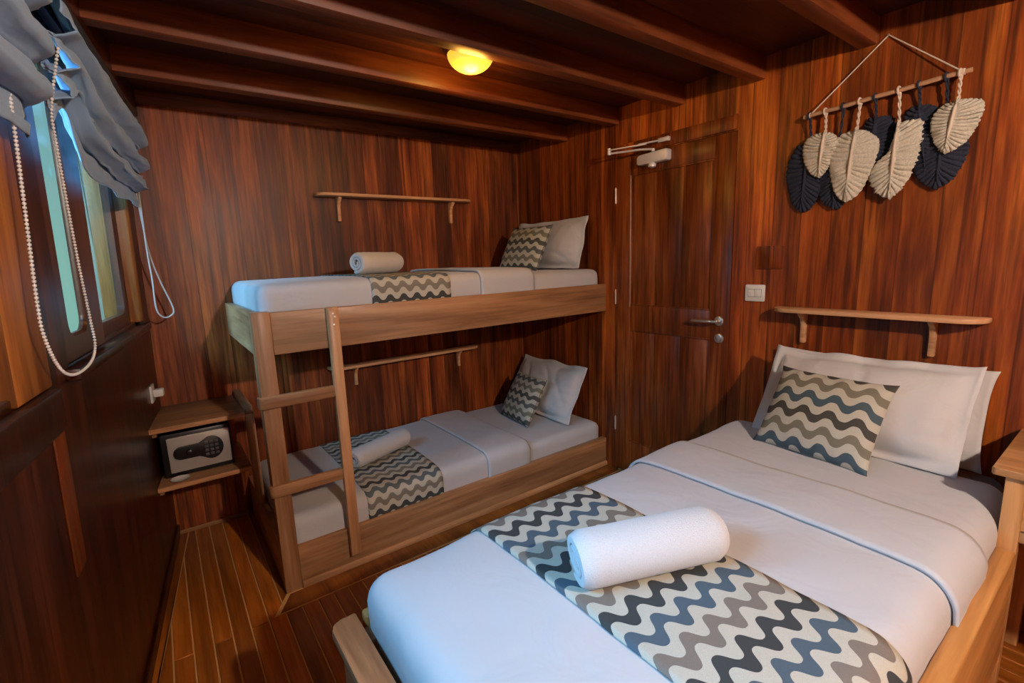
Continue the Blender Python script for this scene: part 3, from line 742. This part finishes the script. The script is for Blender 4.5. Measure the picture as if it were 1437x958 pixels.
cx, cz = -2.325, .588
out = [(cx+.052*math.cos(a), cz+.060*math.sin(a)) for a in lin(math.radians(-130), math.radians(130), 22)]
lx = -2.455
out += [(cx-.055, cz+.034)] + [(lx+.034*math.cos(a), cz+.034*math.sin(a)) for a in lin(PI/2, PI*1.5, 12)] + [(cx-.055, cz-.034)]
prism(b, out, lambda u, v, d: (u, d, v), SY-.010, SY+.001, .003); kp = obj('keypad', b, M['black'], sd)
for r_ in range(4):
    for c_ in range(3):
        b = B(); prism(b, rrect(cx-.030+c_*.022, cx-.014+c_*.022, cz+.024-r_*.021, cz+.037-r_*.021, .003, 3), lambda u, v, d: (u, d, v), SY-.0135, SY-.009, .001); obj('key', b, M['key'], kp)
b = B(); lathe(b, [(.016, 0), (.014, .014), (.011, .016)], 20, Matrix.Translation((lx+.035, SY-.010, cz)) @ Matrix.Rotation(PI/2, 4, 'X')); obj('knob', b, M['black'], sd)
b = B(); lathe(b, [(.012, 0), (.030, .004), (.041, .012), (.039, .012), (.028, .006), (.003, .004)], 28, Matrix.Translation((-2.475, -.408, .4655)))
tag(obj('small_dish', b, M['plastic']), 'small white dish on the lower corner shelf in front of the safe', 'dish')

# ---------------------------------------------------------------- macrame wall hanging
def spline(pts, n=12):
    pts = [Vector(p) for p in pts]; out = []
    for i in range(len(pts)-1):
        p0, p1, p2, p3 = pts[max(i-1, 0)], pts[i], pts[i+1], pts[min(i+2, len(pts)-1)]
        for k in range(n):
            t = k/n; out.append(.5*((2*p1)+(-p0+p2)*t+(2*p0-5*p1+4*p2-p3)*t*t+(-p0+3*p1-3*p2+p3)*t**3))
    out.append(pts[-1]); return out
mh = thing('wall_hanging', 'wall hanging of cream and navy wool leaves on a wooden rod', 'wall hanging', (-.03, -2.42, 2.08))
RA, RB = Vector((-.035, -2.150, 2.060)), Vector((-.035, -2.700, 2.089))
b = B(); tube(b, [RA + (RB-RA)*k/8 + Vector((0, 0, .0012*math.sin(k*2.1))) for k in range(9)], .0085, 12); obj('rod', b, M['rod'], mh)
b = B(); A0 = RA+(RB-RA)*.04; A1 = RA+(RB-RA)*.955; ap = Vector((-.006, -2.432, 2.302))
tube(b, [A0, ap, A1], .0028, 8)
for p in (A0, A1):
    for k in range(3): lathe(b, [(.0105, 0), (.012, .002), (.0105, .004)], 12, Matrix.Translation(p+(RB-RA).normalized()*(.004*k-.006)) @ (RB-RA).to_track_quat('Z', 'Y').to_matrix().to_4x4())
obj('hanging_cord', b, M['cream'], mh)
b = B(); lathe(b, [(.002, 0), (.002, .008), (.004, .009), (.004, .010)], 10, Matrix.Translation((0, -2.432, 2.302)) @ RX); obj('nail', b, M['metal'], mh)
def poly_at(P, t):
    seg = [(Vector(b_)-Vector(a_)).length for a_, b_ in zip(P, P[1:])]; L = t*sum(seg)
    for (a_, b_), l in zip(zip(P, P[1:]), seg):
        if L <= l+1e-9: return Vector(a_).lerp(Vector(b_), L/l)
        L -= l
    return Vector(P[-1])
def smooth_poly(P): return spline([Vector(p) for p in P], 6)
def leafw(yrod, S_, T_, Lp, Rp, x, mat, label, seed, shaggy=1.0):
    """wool leaf between stem S_ and tip T_, with its own left and right outline, combed out from the vein"""
    S3 = Vector((x, *S_)); T3 = Vector((x, *T_))
    Ls = smooth_poly([S3]+[Vector((x, *p)) for p in Lp]+[T3]); Rs = smooth_poly([S3]+[Vector((x, *p)) for p in Rp]+[T3])
    n, m = 84, 12; b = B(); rows = []
    def comb(i, k, ph):
        return .0026*math.sin(i*1.25+ph)+.0035*noise.noise(Vector((i*.55, k*1.5, seed)))
    for i in range(n+1):
        t = i/n; v = S3.lerp(T3, t*.86)
        row = []
        for side, P in ((-1, Ls), (1, Rs)):
            jag = .010*shaggy*noise.noise(Vector((i*1.3, side*5, seed)))
            e = poly_at(P, min(1, max(0, t))); e = e + (e-v).normalized()*jag*(1 if t > .04 else 0) if (e-v).length > 1e-5 else e
            pts_ = []
            for j in range(1, m+1):
                k = j/m; p = v.lerp(e, k)
                z = .013*(1-k*k)+comb(i, k*side, side)*min(1, k*3)*(1+.5*shaggy) + .006*noise.noise(Vector((t*4, k*side*2, seed+2)))
                pts_.append(b.verts.new(p+Vector((-z, 0, -.006*math.sin(k*PI)*(1-t)))))
            row.append(pts_)
        c_ = b.verts.new(v+Vector((-.020, 0, 0)))
        rows.append(row[0][::-1]+[c_]+row[1])
    for i in range(n):
        for j in range(2*m): b.faces.new((rows[i][j], rows[i+1][j], rows[i+1][j+1], rows[i][j+1]))
    o = obj('wool_leaf', b, mat, mh, 'all', label); md = o.modifiers.new('thickness', 'SOLIDIFY'); md.thickness = .006; md.offset = 0
    s = B(); f = (yrod-RA.y)/(RB.y-RA.y); rp = RA+(RB-RA)*f; d = (S3-rp); ax = T3-S3
    for ph in (0, PI):
        tube(s, [rp+Vector((0, 0, -.004))+d*(k/14)+.0034*Vector((math.cos(k*.9+ph), math.sin(k*.9+ph), 0)) for k in range(15)], .003, 7)
    tube(s, [rp+.0125*Vector((math.cos(a), 0, math.sin(a)))+Vector((0, .004*math.sin(a/2), 0)) for a in lin(-PI/2, 1.5*PI, 14)], .004, 7)
    tube(s, [S3+Vector((-.010, 0, .01))]+[S3+ax*q+Vector((-.021, 0, 0)) for q in (.2, .4, .6)]+[S3+ax*.72+Vector((-.018, 0, 0))], [.0035, .0045, .005, .004, .0025], 8)
    obj('leaf_cord', s, M['cream'] if mat is M['wool'] else M['navy'], o)
NV, CR = M['navy'], M['wool']
leafw(-2.175, (-2.177, 1.958), (-2.156, 1.650), [(-2.118, 1.939), (-2.086, 1.874), (-2.085, 1.795), (-2.112, 1.700)], [(-2.204, 1.915), (-2.225, 1.821), (-2.224, 1.729), (-2.198, 1.665)], -.012, NV, 'navy leaf furthest left', 1)
leafw(-2.305, (-2.287, 1.900), (-2.290, 1.652), [(-2.241, 1.848), (-2.222, 1.76), (-2.242, 1.685)], [(-2.316, 1.821), (-2.332, 1.73), (-2.322, 1.664)], -.014, NV, 'navy leaf between the first two cream leaves', 2)
leafw(-2.416, (-2.417, 1.998), (-2.418, 1.776), [(-2.389, 1.998), (-2.376, 1.952), (-2.39, 1.865)], [(-2.449, 1.997), (-2.482, 1.972), (-2.485, 1.888), (-2.452, 1.812)], -.012, NV, 'navy leaf behind the middle cream leaf', 3)
leafw(-2.554, (-2.555, 2.007), (-2.600, 1.735), [(-2.523, 2.004), (-2.511, 1.956), (-2.535, 1.851), (-2.564, 1.78)], [(-2.582, 2.004), (-2.615, 1.975), (-2.629, 1.884), (-2.621, 1.796)], -.012, NV, 'navy leaf beside the highest cream leaf', 4)
leafw(-2.632, (-2.640, 1.951), (-2.632, 1.690), [(-2.59, 1.905), (-2.562, 1.82), (-2.559, 1.767), (-2.591, 1.716)], [(-2.676, 1.911), (-2.711, 1.842), (-2.703, 1.776), (-2.674, 1.72)], -.016, NV, 'large navy leaf under the highest cream leaf', 5)
leafw(-2.238, (-2.243, 1.975), (-2.231, 1.791), [(-2.2, 1.976), (-2.16, 1.951), (-2.159, 1.89), (-2.189, 1.821)], [(-2.271, 1.966), (-2.296, 1.931), (-2.283, 1.88), (-2.262, 1.827)], -.036, CR, 'small cream leaf furthest left', 6, .5)
leafw(-2.364, (-2.36, 1.96), (-2.341, 1.675), [(-2.311, 1.955), (-2.278, 1.924), (-2.271, 1.863), (-2.273, 1.796), (-2.302, 1.71)], [(-2.401, 1.946), (-2.442, 1.901), (-2.437, 1.84), (-2.422, 1.787), (-2.39, 1.707)], -.038, CR, 'large smooth cream leaf second from the left', 7, .5)
leafw(-2.493, (-2.502, 1.954), (-2.495, 1.669), [(-2.489, 1.898), (-2.474, 1.847), (-2.438, 1.815), (-2.418, 1.767), (-2.444, 1.707)], [(-2.533, 1.956), (-2.574, 1.948), (-2.575, 1.867), (-2.564, 1.791), (-2.537, 1.715)], -.038, CR, 'shaggy cream leaf in the middle', 8, 1.5)
leafw(-2.67, (-2.672, 1.994), (-2.651, 1.814), [(-2.63, 1.983), (-2.607, 1.955), (-2.603, 1.912), (-2.622, 1.851)], [(-2.707, 1.988), (-2.743, 1.97), (-2.737, 1.912), (-2.715, 1.857), (-2.684, 1.826)], -.042, CR, 'cream leaf furthest right, hanging highest', 9, .9)

# ---------------------------------------------------------------- roman blinds
def blind(label, s0, s1, prof, zl, seed, cord_pts=None, beads=None, gather=None, sagf=0.03):
    t = thing('roman_blind', label, 'blind', hull((s0+s1)/2, 2.25, .03))
    n = 70; rows = []; b = B()
    P = []
    for (o0, z0), (o1, z1) in zip(prof, prof[1:]):
        for k in range(6): 
            f = k/6; f = f*f*(3-2*f); P.append((o0+(o1-o0)*f, z0+(z1-z0)*k/6))
    P.append(prof[-1])
    for i in range(n+1):
        u = i/n; s = s0+(s1-s0)*u; row = []
        for j, (o, z) in enumerate(P):
            v = j/len(P)
            sag = sagf*v*math.sin(PI*u)
            zz = z - sag + zl*u*v
            if gather:
                g = math.exp(-((u-gather)/.07)**2); zz += .10*g*v; 
            w = noise.noise(Vector((s*5, j*.33, seed))); w2 = noise.noise(Vector((s*13, j*.5, seed+3)))
            e = 1-.35*math.exp(-((u)/.03)**2)
            row.append(b.verts.new(hull(s, zz+.010*w, max(.012, o*e+.014*w+.006*w2))))
        rows.append(row)
    for i in range(n):
        for j in range(len(P)-1): b.faces.new((rows[i][j], rows[i+1][j], rows[i+1][j+1], rows[i][j+1]))
    o = obj('blind_cloth', b, M['blind'], t, 'all'); md = o.modifiers.new('thickness', 'SOLIDIFY'); md.thickness = .003; md.offset = 1
    b = B(); hbox(b, s0, s1, 2.215, 2.255, .002, .03, .003); obj('headrail', b, M['sash'], t)
    return t
prof1 = [(.03, 2.25), (.05, 2.22), (.10, 2.14), (.125, 2.085), (.075, 2.055), (.05, 2.075), (.09, 2.03), (.115, 1.975), (.07, 1.950), (.045, 1.968), (.08, 1.93), (.10, 1.885), (.055, 1.865), (.04, 1.885), (.05, 1.84), (.055, 1.80)]
bl1 = blind('gathered blue-grey fabric blind over the window nearest the bunk bed', .16, 1.46, prof1, 0.035, 2, gather=.93)
bl2 = blind('gathered blue-grey fabric blind at the left edge of the photo', 1.60, 2.95, prof1, 0.03, 8)
def resample(pts, step):
    out = [pts[0]]; acc = 0
    for a, c in zip(pts, pts[1:]):
        L = (c-a).length
        while acc+L >= step:
            f = (step-acc)/L; a = a+(c-a)*f; out.append(a); L = (c-a).length; acc = 0
        acc += L
    return out
# thin cord loop, far blind
b = B(); tube(b, spline([hull(.20, 1.88, .055), hull(.22, 1.6, .058), hull(.235, 1.45, .065), hull(.23, 1.31, .065), hull(.215, 1.262, .085), hull(.2, 1.262, .115), hull(.19, 1.30, .13), hull(.205, 1.45, .09), hull(.21, 1.6, .062), hull(.20, 1.86, .045)]), .0035, 8)
obj('pull_cord', b, M['thin'], bl1)
# beaded chain, near blind
cp = [hull(1.55, 2.02, .10), hull(1.50, 1.90, .062), hull(1.48, 1.82, .055), hull(1.44, 1.55, .052), hull(1.395, 1.36, .05), hull(1.385, 1.29, .05), hull(1.45, 1.25, .05), hull(1.60, 1.243, .05), hull(1.71, 1.275, .05), hull(1.78, 1.36, .05), hull(1.785, 1.45, .05), hull(1.76, 1.65, .05), hull(1.735, 1.86, .05)]
pts = spline(cp); b = B()
tube(b, pts, .0012, 5)
for p in resample(pts, .0085):
    t_ = B(); bmesh.ops.create_icosphere(t_, subdivisions=1, radius=.0043); join(b, t_, Matrix.Translation(p))
obj('bead_chain', b, M['bead'], bl2, 'all', 'looped chain of pale beads')

# ---------------------------------------------------------------- light
w = bpy.data.worlds.new('World'); bpy.context.scene.world = w; w.use_nodes = True; nt = w.node_tree
bg = nt.nodes['Background']; tc = nt.nodes.new('ShaderNodeTexCoord'); sp = nt.nodes.new('ShaderNodeSeparateXYZ'); nt.links.new(tc.outputs['Generated'], sp.inputs[0])
cr = nt.nodes.new('ShaderNodeValToRGB'); nt.links.new(sp.outputs[2], cr.inputs[0])
cr.color_ramp.elements[0].position = 0; cr.color_ramp.elements[0].color = (.34, .66, .60, 1); cr.color_ramp.elements[1].position = .5; cr.color_ramp.elements[1].color = (.22, .42, .62, 1)
nt.links.new(cr.outputs[0], bg.inputs[0]); bg.inputs[1].default_value = 1.0
def area(name, loc, tgt, sx, sy, e, col):
    l = bpy.data.lights.new(name, 'AREA'); l.shape = 'RECTANGLE'; l.size = sx; l.size_y = sy; l.energy = e; l.color = col
    o = bpy.data.objects.new(name, l); C.objects.link(o); o.location = loc
    o.rotation_euler = (Vector(tgt)-Vector(loc)).to_track_quat('-Z', 'Y').to_euler(); return o
area('daylight_window', (-4.0, -1.3, 2.35), (-2.2, -.8, 1.4), 1.0, 1.0, 150, (.26, .58, 1.0))
area('daylight_window_near', (-3.7, -2.5, 2.65), (-2.1, -2.3, .7), 1.0, 1.0, 300, (.20, .52, 1.0))

# ---------------------------------------------------------------- camera
cam = bpy.data.cameras.new('camera'); co = bpy.data.objects.new('camera', cam); C.objects.link(co)
r = Vector((0.80253463, -0.59555633, -0.03536697)); u = Vector((0.12963252, 0.11620682, 0.98472909)); f = Vector((0.58235176, 0.79486391, -0.17046347))
m = Matrix((( r.x, u.x, -f.x, -2.4496), (r.y, u.y, -f.y, -3.1856), (r.z, u.z, -f.z, 1.4876), (0, 0, 0, 1)))
co.matrix_world = m; cam.sensor_fit = 'HORIZONTAL'; cam.sensor_width = 36; cam.lens = 671.4147/1437*36; cam.clip_start = .02
S = bpy.context.scene; S.camera = co
S.view_settings.view_transform = 'Standard'; S.view_settings.look = 'None'; S.view_settings.gamma = 1; S.view_settings.use_curve_mapping = False
S.view_settings.exposure = -0.12
